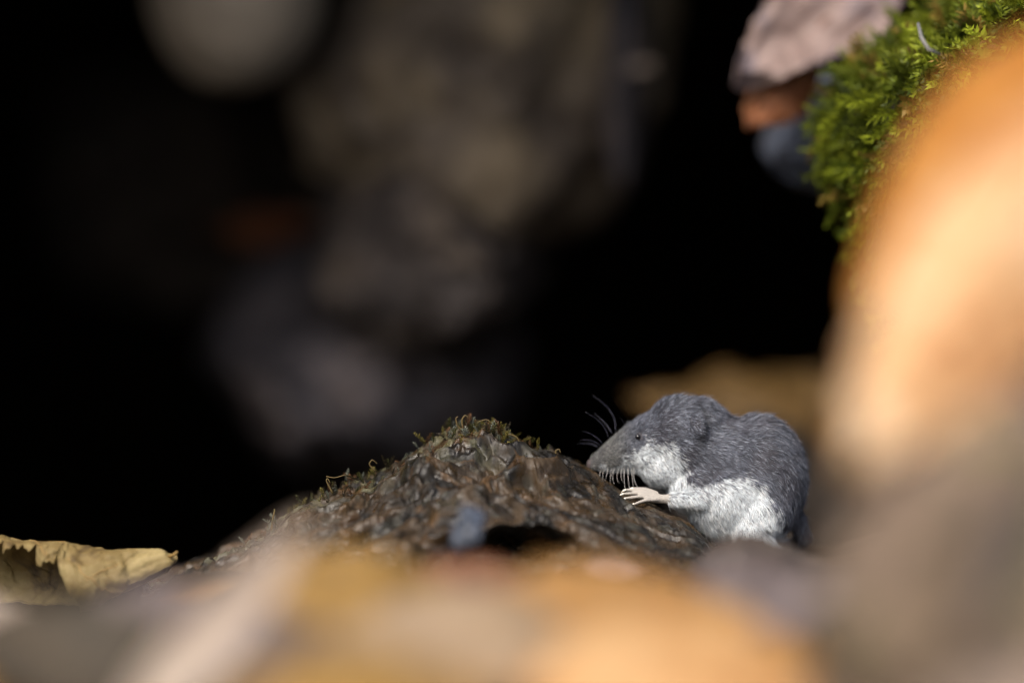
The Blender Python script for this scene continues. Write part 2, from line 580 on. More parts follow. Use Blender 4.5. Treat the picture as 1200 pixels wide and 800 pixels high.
    for i in range(300):
        if i < 170:
            u = rg.normal(572, 22)
        elif i < 225:
            u = rg.normal(415, 35)
        else:
            u = rg.uniform(285, 640)
        iu = int(np.clip((u - 170) / 725 * (nu - 1), 0, nu - 1))
        jv = int(np.clip(ic + rg.normal(2, 10), 0, nv - 1))
        pts.append(P3[iu, jv] - np.array([0, 0, 0.0005]))
        nrs.append(np.array([0, -0.2, 1.0]))
    def tint(p, base, rg):
        pal = [srgb(96, 88, 40), srgb(62, 62, 30), srgb(92, 66, 42), srgb(104, 108, 96), srgb(48, 42, 28)]
        return np.array(pal[rg.integers(5)])
    scatter_moss(np.array(pts), np.array(nrs), 0.0030, 9, 'crest_moss', root, M_moss, -0.1, tint, 0.6)
    # thin curled stems standing up from the crest
    M_stem = material('dry_stem', [srgb(88, 74, 40), srgb(60, 50, 30)], 300, 0.7, 0)
    stems = [((543, 506), (541, 492), (545, 486), (549, 489)), ((556, 508), (560, 494), (571, 491), (577, 497)), ((548, 508), (536, 500), (534, 490), (537, 488)),
             ((566, 512), (578, 499), (590, 503), (596, 510)), ((585, 515), (596, 508), (606, 512), (610, 521)), ((420, 562), (405, 556), (392, 560), (382, 558)),
             ((390, 578), (382, 563), (384, 560), (387, 566)), ((440, 552), (432, 544), (436, 538), (442, 543)), ((318, 622), (320, 606), (322, 598), (321, 596)),
             ((652, 536), (651, 528), (655, 526), (657, 530))]
    for st in stems:
        pt = np.array([P(a, b, 0.003 - 0.012 * (a < 420)) for a, b in st])
        tt = np.linspace(0, 3, 14)
        pt = np.stack([np.interp(tt, range(4), pt[:, i]) for i in range(3)], 1)
        pt[1:-1] = (pt[:-2] + 2 * pt[1:-1] + pt[2:]) / 4
        tv, tq, t3 = tube(pt, np.linspace(0.00036, 0.0002, 14) * rg.uniform(0.7, 1.2), 5)
        link('stem', mesh_np('stem', tv, tq, t3, M_stem), root)
    return root, P3, px

LOG, LOG_P, LOG_PX = build_log()

def log_z(x, y):
    """height of the log surface near a point"""
    d = (LOG_P[..., 0] - x) ** 2 + (LOG_P[..., 1] - y) ** 2
    return LOG_P[..., 2].ravel()[np.argmin(d)]

boulder('pebble', 'small blue grey wet pebble lodged in front of the rotten log', 'pebble', 549, 620, -0.118, (21, 29), 0.006, 33,
        material('wet_pebble', [srgb(40, 45, 54), srgb(84, 92, 106)], 260, 0.4, 0.2, 600, 0.0005, spec=0.6), sub=4, planes=7, amp=0.3, cut=(0.55, 0.9))

# ------------------------------------------------------------------ dead leaves
def leaf_material(name, cols, transl=0.4, scale=55, rough=0.6):
    return material(name, cols, scale, rough, 0.35, 500, 0.0005, transl=transl, spec=0.3, distortion=0.8)

def leaf(label, px, py, y, L, W, phi, tau, yaw, mat, vein_mat, bend=0.6, cup=0.3, fold=0.0, wave=0.12, lobes=0, seed=0, twist=0.0, dz=0.0, group=None, name='dead_leaf'):
    """L, W in metres; phi: direction of the tip in the leaf plane; tau: how far the plane is raised towards the lens; yaw about the vertical"""
    rg = np.random.default_rng(seed + 100)
    nu, nv = 40, 21
    u = np.linspace(0, 1, nu)
    s = np.linspace(-1, 1, nv)
    prof = np.sin(math.pi * np.clip(u, 0, 1) ** 0.85) ** 0.75 * (1 - 0.25 * u)
    if lobes:
        prof = prof * (1 + 0.28 * np.sin(u * lobes * 2 * math.pi + 0.7))
    edge = 1 + 0.05 * np.sin(u * 70 + rg.uniform(0, 6)) * (1 if not lobes else 0.3) + 0.05 * vnoise(np.stack([u * 14, u * 0, u * 0 + seed], 1), seed)
    prof = np.maximum(prof * edge, 0.012)
    U, Sg = np.meshgrid(u, s, indexing='ij')
    x = (U - 0.5) * L
    yy = Sg * prof[:, None] * W / 2
    z = np.abs(yy) * math.tan(fold) if fold else 0 * yy
    z = z + cup * (yy ** 2) / (W / 2)
    side = np.sin(U * 9 * math.pi * 1.3) * 0.012 * L * np.abs(Sg) ** 1.5
    wv = fbm(np.stack([U.ravel() * 3, Sg.ravel() * 1.6, U.ravel() * 0 + seed * 3.1], 1), 3, seed).reshape(U.shape)
    z = z + wave * W * 0.5 * wv * (0.25 + np.abs(Sg)) + side * wave * 3
    # quilted relief between the side veins
    z = z - 0.0004 * np.abs(np.sin((U * 9 - np.abs(Sg) * 1.6) * math.pi)) * (0.2 + np.abs(Sg))
    if bend:                                             # bend along the length
        R = L / bend
        ang = x / R
        x, z = (R - z) * np.sin(ang) * 1.0, R - (R - z) * np.cos(ang)
    if twist:
        a = twist * (U - 0.5)
        yy, z = yy * np.cos(a) - z * np.sin(a), yy * np.sin(a) + z * np.cos(a)
    g = np.stack([x, yy, z], -1)
    du = np.gradient(g, axis=0)
    dv = np.gradient(g, axis=1)
    nr = np.cross(du, dv)
    nr /= np.linalg.norm(nr, axis=-1)[..., None] + 1e-12
    th = 0.00028
    top, bot = (g + nr * th / 2).reshape(-1, 3), (g - nr * th / 2).reshape(-1, 3)
    f = grid_faces(nu, nv)
    N = nu * nv
    rim = np.concatenate([np.arange(nv), np.arange(1, nu) * nv + nv - 1, (nu - 1) * nv + np.arange(nv - 2, -1, -1), np.arange(nu - 2, 0, -1) * nv])
    r2 = np.roll(rim, -1)
    rq = np.stack([rim, rim + N, r2 + N, r2], 1)
    blade = mesh_np('blade', np.concatenate([top, bot]), np.concatenate([f, f[:, ::-1] + N, rq]), None, mat)
    root = bpy.data.objects.new(name, None)
    COL.objects.link(root)
    e1 = np.array([1.0, 0, 0])
    e2 = np.array([0, math.cos(tau), math.sin(tau)])
    ax = math.cos(phi) * e1 + math.sin(phi) * e2
    sd = -math.sin(phi) * e1 + math.cos(phi) * e2
    nn = np.cross(ax, sd)
    m = Matrix(np.stack([ax, sd, nn], 1).tolist())
    m = Matrix.Rotation(yaw, 3, 'Z') @ m
    root.matrix_world = Matrix.Translation(P(px, py, y) + np.array([0, 0, dz])) @ m.to_4x4()
    tag(root, label, 'leaf', group)
    link('blade', blade, root)
    c = g[:, nv // 2]
    cn = nr[:, nv // 2]
    mv, mq, mt = tube(c[1:-1] - cn[1:-1] * 0.0002, np.linspace(0.0007, 0.0002, nu - 2) * (L / 0.08), 6)
    mid = link('midrib', mesh_np('midrib', mv, mq, mt, vein_mat), root)
    vs = []
    for k in range(1, 8):
        for sg in (-1, 1):
            i0 = 2 + k * 4
            pts = []
            for q in np.linspace(0, 0.92, 7):
                iu = min(nu - 1, i0 + int(round(q * 5)))
                jv = int(round((nv - 1) / 2 * (1 + sg * q)))
                pts.append(g[iu, jv] - nr[iu, jv] * 0.00015)
            vs.append(tube(np.array(pts), np.linspace(0.00035, 0.00015, 7) * (L / 0.08), 4))
    V, Q, T = join(vs)
    link('side_veins', mesh_np('side_veins', V, Q, T, vein_mat), mid)
    st = np.array([c[0] + (c[0] - c[2]) / np.linalg.norm(c[0] - c[2]) * L * 0.28 * k + np.array([0, 0.03 * L * k * k, 0.05 * L * k * k]) for k in np.linspace(0, 1, 6)])
    sv, sq, s3 = tube(st, np.linspace(0.0007, 0.0009, 6) * (L / 0.08), 6)
    link('stalk', mesh_np('stalk', sv, sq, s3, vein_mat), root)
    return root

R = math.radians
LM = {
    'peach': leaf_material('peach_leaf', [srgb(176, 112, 60), srgb(218, 178, 130), srgb(232, 208, 174)], 0.4, 34),
    'orange': leaf_material('orange_leaf', [srgb(150, 92, 22), srgb(178, 116, 36), srgb(190, 134, 60)], 0.4, 30),
    'amber': leaf_material('amber_leaf', [srgb(140, 98, 46), srgb(178, 134, 76), srgb(190, 152, 102)], 0.4, 30),
    'amber_pale': leaf_material('pale_amber_leaf', [srgb(160, 112, 62), srgb(200, 158, 106), srgb(212, 178, 132)], 0.4, 40),
    'yellow': leaf_material('yellow_leaf', [srgb(112, 84, 34), srgb(150, 116, 56), srgb(138, 108, 70)], 0.35, 30),
    'beige': leaf_material('beige_leaf', [srgb(112, 96, 84), srgb(142, 126, 112), srgb(156, 140, 124)], 0.3, 28),
    'lilac': leaf_material('lilac_grey_leaf', [srgb(76, 67, 66), srgb(106, 95, 94), srgb(122, 111, 105)], 0.25, 35),
    'taupe': leaf_material('taupe_leaf', [srgb(46, 40, 32), srgb(66, 58, 46), srgb(82, 72, 58)], 0.3, 45),
    'rust': leaf_material('rust_leaf', [srgb(78, 44, 26), srgb(110, 66, 40), srgb(126, 84, 54)], 0.3, 35),
    'rust_warm': leaf_material('warm_rust_leaf', [srgb(92, 54, 32), srgb(132, 84, 54), srgb(150, 112, 86)], 0.3, 60),
    'sand': leaf_material('sand_leaf', [srgb(118, 98, 76), srgb(152, 130, 104), srgb(162, 142, 118)], 0.3, 28),
    'cream': leaf_material('cream_leaf', [srgb(150, 132, 118), srgb(184, 168, 154), srgb(196, 182, 166)], 0.3, 40),
    'tan': leaf_material('tan_leaf', [srgb(98, 76, 42), srgb(128, 102, 62), srgb(118, 90, 52)], 0.3, 35),
    'ochre_dim': leaf_material('dim_ochre_leaf', [srgb(72, 54, 28), srgb(116, 90, 50), srgb(92, 70, 42)], 0.2, 45),
    'pink': leaf_material('pinkish_leaf', [srgb(112, 92, 86), srgb(150, 130, 124), srgb(112, 102, 108)], 0.3, 60),
    'dull': leaf_material('dull_tan_leaf', [srgb(84, 70, 54), srgb(112, 94, 76), srgb(120, 104, 80)], 0.25, 40),
    'dark': leaf_material('dark_brown_leaf', [srgb(44, 37, 32), srgb(66, 56, 49), srgb(60, 52, 50)], 0.15, 45),
}
LV = {k: material(k + '_vein', [tuple(min(1, c * 0.75) for c in col)], 200, 0.6, 0) for k, col in
      {'peach': srgb(196, 140, 84), 'orange': srgb(150, 90, 36), 'amber': srgb(170, 116, 60), 'amber_pale': srgb(190, 136, 80), 'yellow': srgb(170, 130, 60), 'beige': srgb(170, 150, 130), 'lilac': srgb(110, 98, 100),
       'taupe': srgb(104, 88, 68), 'rust': srgb(120, 70, 40), 'rust_warm': srgb(120, 70, 40), 'cream': srgb(180, 160, 140), 'sand': srgb(150, 126, 96), 'ochre_dim': srgb(84, 62, 34), 'tan': srgb(140, 108, 62), 'pink': srgb(160, 130, 116), 'dark': srgb(60, 46, 40), 'dull': srgb(100, 84, 64)}.items()}

def lf(label, key, px, py, y, L, W, phi, tau, yaw=0, **kw):
    return leaf(label, px, py, y, L / 1000, W / 1000, R(phi), R(tau), R(yaw), LM[key], LV[key], **kw)

# the stone in front at the right and the leaves lying over it
boulder('stone', 'taupe streaked stone in front of the shrew carrying the big peach leaf', 'stone', 1180, 775, -0.52, (228, 335), 0.07, 23, M_taupe_rock, amp=0.14, planes=7)
boulder('stone', 'added brown stone, dark as the shade under the peach leaf, behind the taupe stone propping up the long orange leaf', 'stone', 1275, 610, -0.43, (175, 400), 0.05, 61, M_dark_rock, amp=0.08, planes=5)  # prop stone put in; its dark colour supplies the shadow beneath the peach leaf
lf('big glowing peach dead leaf leaning over the taupe stone', 'peach', 1140, 335, -0.52, 122, 52, 239, 60, 0, bend=0.3, cup=-0.35, fold=-0.2, seed=3)
lf('long orange dead leaf behind the big peach leaf against the moss', 'orange', 1152, 195, -0.38, 104, 50, 230, 66, 0, bend=0.2, cup=-0.2, fold=-0.1, seed=4)
# behind
lf('curved ochre brown dead leaf on the dark stone behind the shrew', 'ochre_dim', 872, 468, 0.30, 72, 52, 178, 42, 0, bend=-0.4, cup=-0.5, seed=5, wave=0.35)
lf('crumpled pinkish grey dead leaf wedged above the blue grey stone', 'pink', 958, 30, 0.14, 64, 40, 218, 62, 0, bend=0.5, cup=0.4, seed=6, wave=0.3)
lf('curled rust brown dead leaf hanging below the pinkish grey leaf', 'rust_warm', 912, 104, 0.135, 34, 22, 236, 62, 0, bend=0.7, cup=-0.6, seed=26, wave=0.25)
lf('small orange brown dead leaf lying on the rock deep in the hollow', 'rust', 318, 270, 0.42, 32, 16, 10, 50, 0, seed=7)
lf('tiny pale leaf scrap stuck to the narrow grey stone', 'cream', 752, 78, 0.296, 9, 4.5, 15, 60, 0, seed=8)
# litter in front
lf('yellow ochre dead leaf lying against the foot of the rotten log', 'yellow', 400, 712, -0.33, 74, 40, 8, 48, 0, seed=10, bend=-0.5)
lf('rust brown dead leaf beside the yellow ochre leaf at the log foot', 'rust', 560, 705, -0.24, 60, 34, -12, 35, 0, seed=11, bend=-0.5)
lf('narrow pale beige dead leaf pointing down away from the log', 'cream', 250, 738, -0.44, 76, 19, 49, 72, 0, seed=12, bend=0.2)
lf('lilac grey dead leaf beside the narrow beige leaf', 'lilac', 190, 745, -0.36, 66, 40, 18, 30, 0, seed=13, bend=-0.4)
lf('lilac grey dead leaf between the beige leaf and the golden leaf', 'lilac', 315, 778, -0.42, 66, 36, 10, 40, 0, seed=14, bend=-0.4)
lf('golden dead leaf lying under the warm beige leaf', 'yellow', 420, 822, -0.52, 72, 36, 5, 45, 0, seed=15, bend=-0.3)
lf('warm beige dead leaf lying between yellow and orange leaves', 'sand', 500, 768, -0.42, 84, 44, 185, 45, 0, seed=16, bend=-0.4)
lf('long amber dead leaf between the rust brown leaf and the peach orange leaf', 'amber', 690, 745, -0.38, 92, 46, 10, 48, 0, seed=17, bend=-0.5)
lf('peach orange dead leaf in front of the long amber leaf', 'amber_pale', 825, 812, -0.50, 92, 50, -6, 52, 0, seed=18, bend=-0.4)
lf('dark brown grey dead leaf lying beside the hind end of the shrew', 'dark', 890, 660, -0.12, 40, 26, 8, 22, 0, seed=19, bend=-0.4)
lf('small pinkish dead leaf on the log foot before the shrew', 'pink', 722, 664, -0.15, 17, 8, -5, 45, 0, seed=20)
lf('greyish lilac dead leaf between the dark leaf and the taupe stone', 'lilac', 905, 708, -0.28, 54, 34, 15, 45, 0, seed=21)
lf('ochre tan dead leaf lying on the floor below the torn curled leaf', 'yellow', 25, 790, -0.42, 60, 36, 20, 40, 0, seed=22)
lf('pale beige bent dead leaf just below the torn curled leaf', 'cream', 30, 730, -0.27, 44, 14, -14, 40, 0, seed=23, bend=0.9)
lf('taupe dead leaf between the tan leaf and the lilac grey leaf', 'taupe', 125, 790, -0.43, 76, 46, -15, 42, 0, seed=24)

lf('pale grey dead leaf lying before the taupe stone', 'beige', 1215, 822, -0.64, 50, 26, 20, 50, 0, seed=31)
lf('dark brown narrow dead leaf leaning on the front of the taupe stone', 'dark', 1175, 650, -0.62, 64, 20, 62, 70, 0, seed=32, bend=0.3)
lf('dull tan dead leaf leaning on the taupe stone beside the dark narrow leaf', 'dull', 1085, 690, -0.63, 52, 24, 70, 70, 0, seed=33, bend=0.3)

# ------------------------------------------------------------------ the curled leaf at the left, holed and rolled
def build_curled_leaf():
    root = bpy.data.objects.new('curled_leaf', None)
    COL.objects.link(root)
    base = P(60, 700, -0.03)
    root.location = (base[0], base[1], 0)
    b = np.array([base[0], base[1], 0])
    tag(root, 'pale tan dead leaf curled over with a torn dark hollow under its edge', 'leaf')
    nu, nv = 150, 70
    px = np.linspace(-90, 204, nu)
    topy = np.interp(px, [-90, 0, 40, 90, 130, 160, 204], [628, 632, 636, 641, 645, 646, 651])
    rad = np.interp(px, [-90, 0, 60, 105, 130, 165, 195, 204], [44, 42, 40, 37, 31, 22, 12, 5]) * S
    # where the front edge ends, as an angle past the top (degrees)
    rag = 26 * fbm(np.stack([px * 0.06, px * 0, px * 0], 1), 3, 77) + 12 * fbm(np.stack([px * 0.3, px * 0, px * 0], 1), 2, 78)
    end = np.interp(px, [-90, 0, 40, 70, 82, 95, 110, 125, 160, 204], [46, 40, 46, 52, 110, 168, 170, 140, 112, 100]) + rag * np.interp(px, [60, 100, 110], [1, 0.3, 0.25])
    start = -150.0
    V = np.zeros((nu, nv, 3))
    for i in range(nu):
        th = np.radians(np.linspace(start, end[i], nv))
        c = P(px[i], topy[i], -0.03)
        V[i, :, 0] = c[0]
        V[i, :, 1] = c[1] + 0.004 - np.sin(th) * rad[i] * 1.15
        V[i, :, 2] = c[2] - rad[i] + np.cos(th) * rad[i]
    v = V.reshape(-1, 3)
    w = fbm(v * 120, 3, 80)
    w2 = fbm(v * 420, 3, 81)
    V += (w * 0.0013 + w2 * 0.0005).reshape(nu, nv)[..., None] * np.array([0.4, -0.6, 0.6])
    V[..., 0] += (0.001 * w).reshape(nu, nv)
    V -= b
    du, dv = np.gradient(V, axis=0), np.gradient(V, axis=1)
    n = np.cross(du, dv)
    n /= np.linalg.norm(n, axis=-1)[..., None] + 1e-12
    top, bot = (V + n * 0.00015).reshape(-1, 3), (V - n * 0.00015).reshape(-1, 3)
    f = grid_faces(nu, nv)
    N = nu * nv
    rim = np.concatenate([np.arange(nv), np.arange(1, nu) * nv + nv - 1, (nu - 1) * nv + np.arange(nv - 2, -1, -1), np.arange(nu - 2, 0, -1) * nv])
    r2 = np.roll(rim, -1)
    rq = np.stack([rim, rim + N, r2 + N, r2], 1)
    M = leaf_material('dry_tan_leaf', [srgb(52, 38, 20), srgb(108, 90, 52), srgb(124, 108, 68), srgb(142, 126, 84)], 0.1, 60, 0.65)
    link('blade', mesh_np('blade', np.concatenate([top, bot]), np.concatenate([f, f[:, ::-1] + N, rq]), None, M), root)
    mv = material('dry_tan_vein', [srgb(128, 104, 60)], 200, 0.6, 0)
    for (i0, i1, j0, j1) in ((20, 120, 46, 52), (60, 75, 44, 66), (95, 110, 45, 66)):
        pts = [V[int(round(a)), int(round(c))] - 0.0001 * n[int(round(a)), int(round(c))] for a, c in zip(np.linspace(i0, i1, 14), np.linspace(j0, j1, 14))]
        a, q, t = tube(np.array(pts), np.full(14, 0.0003), 5)
        link('vein', mesh_np('vein', a, q, t, mv), root)
    # the broken stalk end at the tip
    pts = np.array([P(196, 653, -0.028), P(203, 650, -0.03), P(208, 646, -0.031)]) - b
    a, q, t = tube(pts, [0.0006, 0.0005, 0.0003], 6)
    link('stalk', mesh_np('stalk', a, q, t, mv), root)

build_curled_leaf()

# ------------------------------------------------------------------ loose litter that nobody could count
def build_litter():
    rg = np.random.default_rng(77)
    V, Q, C, off = [], [], [], 0
    pal = [srgb(110, 78, 44), srgb(80, 58, 40), srgb(140, 104, 62), srgb(96, 84, 74), srgb(128, 92, 40), srgb(60, 46, 36)]
    k = 7
    uu = np.linspace(0, 1, k)
    n = 0
    while n < 2600:
        if n < 1500:
            x, y = rg.uniform(-0.6, 0.6), rg.uniform(-0.75, 0.02)
        else:
            x, y = rg.uniform(-2.2, 2.2), rg.uniform(-3.0, 0.0)
        if abs(x) < 0.18 and y > -0.09 and x > -0.14:
            continue
        n += 1
        L = rg.uniform(0.012, 0.04)
        W = L * rg.uniform(0.3, 0.6)
        prof = np.sin(math.pi * uu ** 0.85) * W / 2 + 0.0004
        cu = rg.uniform(-0.25, 0.35)
        g = np.stack([np.stack([(uu - 0.5) * L, s * prof, cu * L * (4 * (uu - 0.5) ** 2) * 0.5 + 0.25 * cu * abs(s) * prof], 1) for s in (-1, -0.05, 0.05, 1)], 1)
        m = np.array((Matrix.Rotation(rg.uniform(0, 6.3), 3, 'Z') @ Matrix.Rotation(rg.normal(0, 0.3), 3, 'X') @ Matrix.Rotation(rg.normal(0, 0.25), 3, 'Y')))
        z = float(ground_h(np.array([x]), np.array([y]))[0])
        v = g.reshape(-1, 3) @ m.T + np.array([x, y, z + 0.002 + rg.uniform(0, 0.006)])
        V.append(v)
        Q.append(grid_faces(k, 4) + off)
        off += len(v)
        C.append(np.repeat(np.array(pal[rg.integers(6)])[None] * rg.uniform(0.7, 1.3), len(v), 0))
    me = mesh_np('leaf_litter', np.concatenate(V), np.concatenate(Q), None, material('litter', [], 60, 0.7, 0.3, 400, 0.0005, attr='tint', transl=0.3))
    point_color(me, 'tint', np.concatenate(C))
    tag(link('leaf_litter', me), 'brown leaf scraps and crumbs strewn over the forest floor', 'leaf litter', kind='stuff')

build_litter()

# ------------------------------------------------------------------ the shrew
SY = 0.013      # depth of its middle plane
def W3(px, py, oy=0.0):
    p = P(px, py, SY)
    p[1] += oy
    return p

def add_ellipsoid(bm, c, r, rot=0.0, seg=24):
    m = Matrix.Translation(c) @ Matrix.Rotation(rot, 4, 'Y') @ Matrix.Diagonal((r[0], r[1], r[2], 1))
    bmesh.ops.create_uvsphere(bm, u_segments=seg, v_segments=seg // 2, radius=1, matrix=m)

def add_chain(bm, pts, radii, n=14, steps=6):
    pts = np.asarray(pts, float)
    k = len(pts)
    tt = np.linspace(0, k - 1, (k - 1) * steps + 1)
    fine = np.stack([np.interp(tt, range(k), pts[:, c]) for c in range(3)], 1)
    rr = np.interp(tt, range(k), radii)
    for _ in range(2):
        fine[1:-1] = (fine[:-2] + 2 * fine[1:-1] + fine[2:]) / 4
    v, q, t = tube(fine, rr, n)
    vs = [bm.verts.new(x) for x in v]
    for f in list(q) + list(t):
        try:
            bm.faces.new([vs[i] for i in f])
        except ValueError:
            pass
    for e in (0, -1):
        bmesh.ops.create_uvsphere(bm, u_segments=12, v_segments=8, radius=rr[e], matrix=Matrix.Translation(fine[e]))

def build_shrew():
    root = bpy.data.objects.new('shrew', None)
    COL.objects.link(root)
    root.location = (W3(880, 645)[0], SY, 0)
    base = np.array(root.location)
    tag(root, 'small grey shrew with white throat and belly leaning on the wet log', 'shrew')
    bm = bmesh.new()
    def ell(px, py, rx, ry, rz_mm, rot=0, oy=0):
        add_ellipsoid(bm, W3(px, py, oy), (rx * S, rz_mm / 1000, ry * S), R(rot))
    # trunk
    ell(886, 561, 59, 76, 15.0)            # rump
    ell(858, 577, 58, 58, 15.6)            # belly
    ell(845, 536, 44, 50, 13.0)            # ribs
    ell(812, 516, 44, 52, 11.8, 20)        # shoulders and nape
    ell(794, 507, 40, 43, 10.5)            # back of the skull
    ell(788, 546, 25, 25, 8.5)             # throat
    ell(777, 544, 31, 26, 8.0)         # chin and throat
    ell(808, 572, 26, 28, 11.0)             # chest
    ell(768, 513, 32, 30, 8.6, 20)         # skull
    ell(762, 530, 24, 21, 8.0)             # cheek
    add_chain(bm, [W3(770, 512), W3(748, 521), W3(726, 531), W3(708, 539), W3(699, 542), W3(694, 544)], np.array([31, 27.5, 20.5, 14.5, 10.5, 7.5]) * S, 18)
    add_chain(bm, [W3(762, 540), W3(742, 544), W3(720, 547), W3(706, 549)], np.array([19, 11, 6.5, 3.5]) * S, 12)   # lower jaw
    bare = []
    # forelegs and hands
    for sg, (ox, oyp) in ((-1, (0, 0)), (1, (8, 8))):
        sh = W3(818 + ox, 556 + oyp, sg * 0.0085)
        el = W3(822 + ox, 580 + oyp, sg * 0.0125)
        wr = W3(783 + ox, 580 + oyp, sg * 0.0115)
        pm = W3(764 + ox, 579 + oyp, sg * 0.012)
        add_chain(bm, [sh, el], np.array([15, 10]) * S)
        add_chain(bm, [el, W3(800 + ox, 580 + oyp, sg * 0.0118), wr], np.array([10, 8.5, 6.5]) * S)
        add_chain(bm, [wr, pm], np.array([5.6, 5.2]) * S)
        bare.append((W3(780 + ox, 580 + oyp, sg * 0.0116), pm))
        # (offset away from the lens, base py, tip px, tip py, radius): the hand lies on the slope, fanned out
        fl = [(0.0022, 574, 738, 568, 2.6), (0.0014, 575, 730, 569.5, 2.9), (0.0004, 577, 727, 573.5, 2.9), (-0.0008, 579, 729, 578, 2.9), (-0.0018, 581, 739, 584, 2.7)]
        for fo, by, tx, ty, rr in fl:
            k = 1 if sg < 0 else -1
            a = W3(769 + ox, by + oyp - 1, sg * 0.012 + fo * 0.6 * k)
            c = W3(tx + 4 + ox, ty + oyp, sg * 0.0128 + fo * 1.5 * k)
            b = (a + c) / 2 + np.array([0, 0, 2.2 * S])
            d = W3(tx + ox, ty + oyp + 1, sg * 0.0128 + fo * 1.6 * k)
            add_chain(bm, [a, b, c], np.array([rr, rr * 0.92, rr * 0.72]) * 0.9 * S, 10)
            bare.append((a, d))
    # hind legs and feet
    for sg in (-1, 1):
        add_chain(bm, [W3(895, 590, sg * 0.008), W3(878, 620, sg * 0.0105), W3(902, 640, sg * 0.011)], np.array([32, 24, 10]) * S)
        an, ft = W3(902, 642, sg * 0.011), W3(862, 647, sg * 0.012)
        add_chain(bm, [an, ft], np.array([8, 6]) * S)
        for k in range(5):
            fo = (k - 2) * 0.0011
            a = ft + np.array([0, fo * 0.8, 0])
            c = ft + np.array([-(24 - 3 * abs(k - 2)) * S, fo * 1.8, -2.0 * S])
            add_chain(bm, [a, (a + c) / 2 + np.array([0, 0, 0.0004]), c], np.array([2.8, 2.6, 2.0]) * S, 10)
            bare.append((a, c))
        bare.append((an, ft))
    # tail curling behind on the ground
    tl = [W3(930, 600, 0.002), W3(944, 632, 0.006), W3(935, 644, 0.017), W3(900, 646, 0.026), W3(850, 646, 0.029)]
    add_chain(bm, tl, np.array([10, 8, 6.5, 5, 2.5]) * S)
    # ears: small rounded flaps close to the head
    for sg in (-1, 1):
        add_ellipsoid(bm, W3(817, 494, sg * 0.0118), (11 * S, 0.0013, 18 * S), R(-14), 16)
    me = bpy.data.meshes.new('tmp')
    bm.to_mesh(me)
    bm.free()
    tmp = bpy.data.objects.new('tmp', me)
    COL.objects.link(tmp)
    rm = tmp.modifiers.new('r', 'REMESH')
    rm.mode = 'VOXEL'
    rm.voxel_size = 0.00034
    sm = tmp.modifiers.new('s', 'SMOOTH')
    sm.factor = 0.5
    sm.iterations = 3
    dg = bpy.context.evaluated_depsgraph_get()
    ev = tmp.evaluated_get(dg)
    body = bpy.data.meshes.new_from_object(ev)
    bpy.data.objects.remove(tmp)
    bpy.data.meshes.remove(me)
    body.name = 'body'
    v, tris = mesh_arrays(body)
    # soften the joins of trunk and head, leave fingers and toes alone
    def seg_dist(p):
        out = np.full(len(p), 1.0)
        for a, b in bare:
            ab = b - a
            t = np.clip(((p - a) @ ab) / (ab @ ab), 0, 1)
            out = np.minimum(out, np.linalg.norm(p - (a + t[:, None] * ab), axis=1))
        return out
    bd = seg_dist(v)
    ed = np.zeros(len(body.edges) * 2, np.int32)
    body.edges.foreach_get('vertices', ed)
    ed = ed.reshape(-1, 2)
    keep = smooth(0.0016, 0.0035, bd)
    pj = proj(v)
    keep = keep * np.maximum(smooth(700, 730, pj[:, 0]), 0.15)
    deg = np.bincount(ed.ravel(), minlength=len(v)).astype(float)
    for it in range(46):
        acc = np.zeros_like(v)
        for c in range(3):
            acc[:, c] = np.bincount(ed[:, 0], v[ed[:, 1], c], len(v)) + np.bincount(ed[:, 1], v[ed[:, 0], c], len(v))
        v += (acc / deg[:, None] - v) * (0.6 * keep)[:, None]
    body.vertices.foreach_set('co', (v - base).astype(np.float32).ravel())
    body.update()
    for p_ in body.polygons:
        p_.use_smooth = True
    skin = np.repeat(np.array(srgb(62, 60, 66))[None], len(v), 0)
    hb = smooth(0.0024, 0.0016, bd)[:, None]
    skin = skin * (1 - hb) + np.array(srgb(154, 148, 140))[None] * hb
    pj = proj(v)
    nz = smooth(696, 690, pj[:, 0])[:, None]
    skin = skin * (1 - nz) + np.array(srgb(78, 70, 70))[None] * nz
    point_color(body, 'tint', skin)
    body.materials.clear()
    body.materials.append(material('skin', [], 200, 0.5, 0.7, 1500, 0.0005, attr='tint', spec=0.35))
    link('body', body, root)

    # ---- fur
    rg = np.random.default_rng(1)
    N = 210000
    def wgt(c, n):
        q = proj(c)
        return smooth(0.0013, 0.0022, seg_dist(c)) * np.where(q[:, 0] < 691, 0.0, 1.0) * np.where(q[:, 0] < 750, 1.7, 1.0)
    p, n, idx = sample_surface(v, tris, N, rg, wgt)
    q = proj(p)
    eye = np.array([747.5, 511.5])
    ok = np.hypot(q[:, 0] - eye[0], q[:, 1] - eye[1]) > 4.2
    p, n, q = p[ok], n[ok], q[ok]
    N = len(p)
    ctrl = np.array([(700, 540, 20), (730, 515, 28), (750, 490, 38), (790, 465, 12), (830, 478, -35), (850, 498, -15), (890, 485, -8), (930, 510, -45), (946, 560, -78),
                     (935, 610, -105), (870, 600, -62), (880, 540, -32), (840, 540, -22), (800, 510, -12), (770, 540, -50), (790, 560, -52), (820, 600, -62), (850, 630, -75), (715, 546, -8), (750, 525, -25)], float)
    w = 1 / (((q[:, None, 0] - ctrl[None, :, 0]) ** 2 + (q[:, None, 1] - ctrl[None, :, 1]) ** 2) + 60) ** 1.5
    ca = (w * np.cos(np.radians(ctrl[:, 2]))).sum(1) / w.sum(1)
    sa = (w * np.sin(np.radians(ctrl[:, 2]))).sum(1) / w.sum(1)
    ang = np.arctan2(sa, ca) + 0.28 * fbm(p * 300, 2, 90) + rg.normal(0, 0.2, N)
    d = np.stack([np.cos(ang), rg.normal(0, 0.12, N), np.sin(ang)], 1)
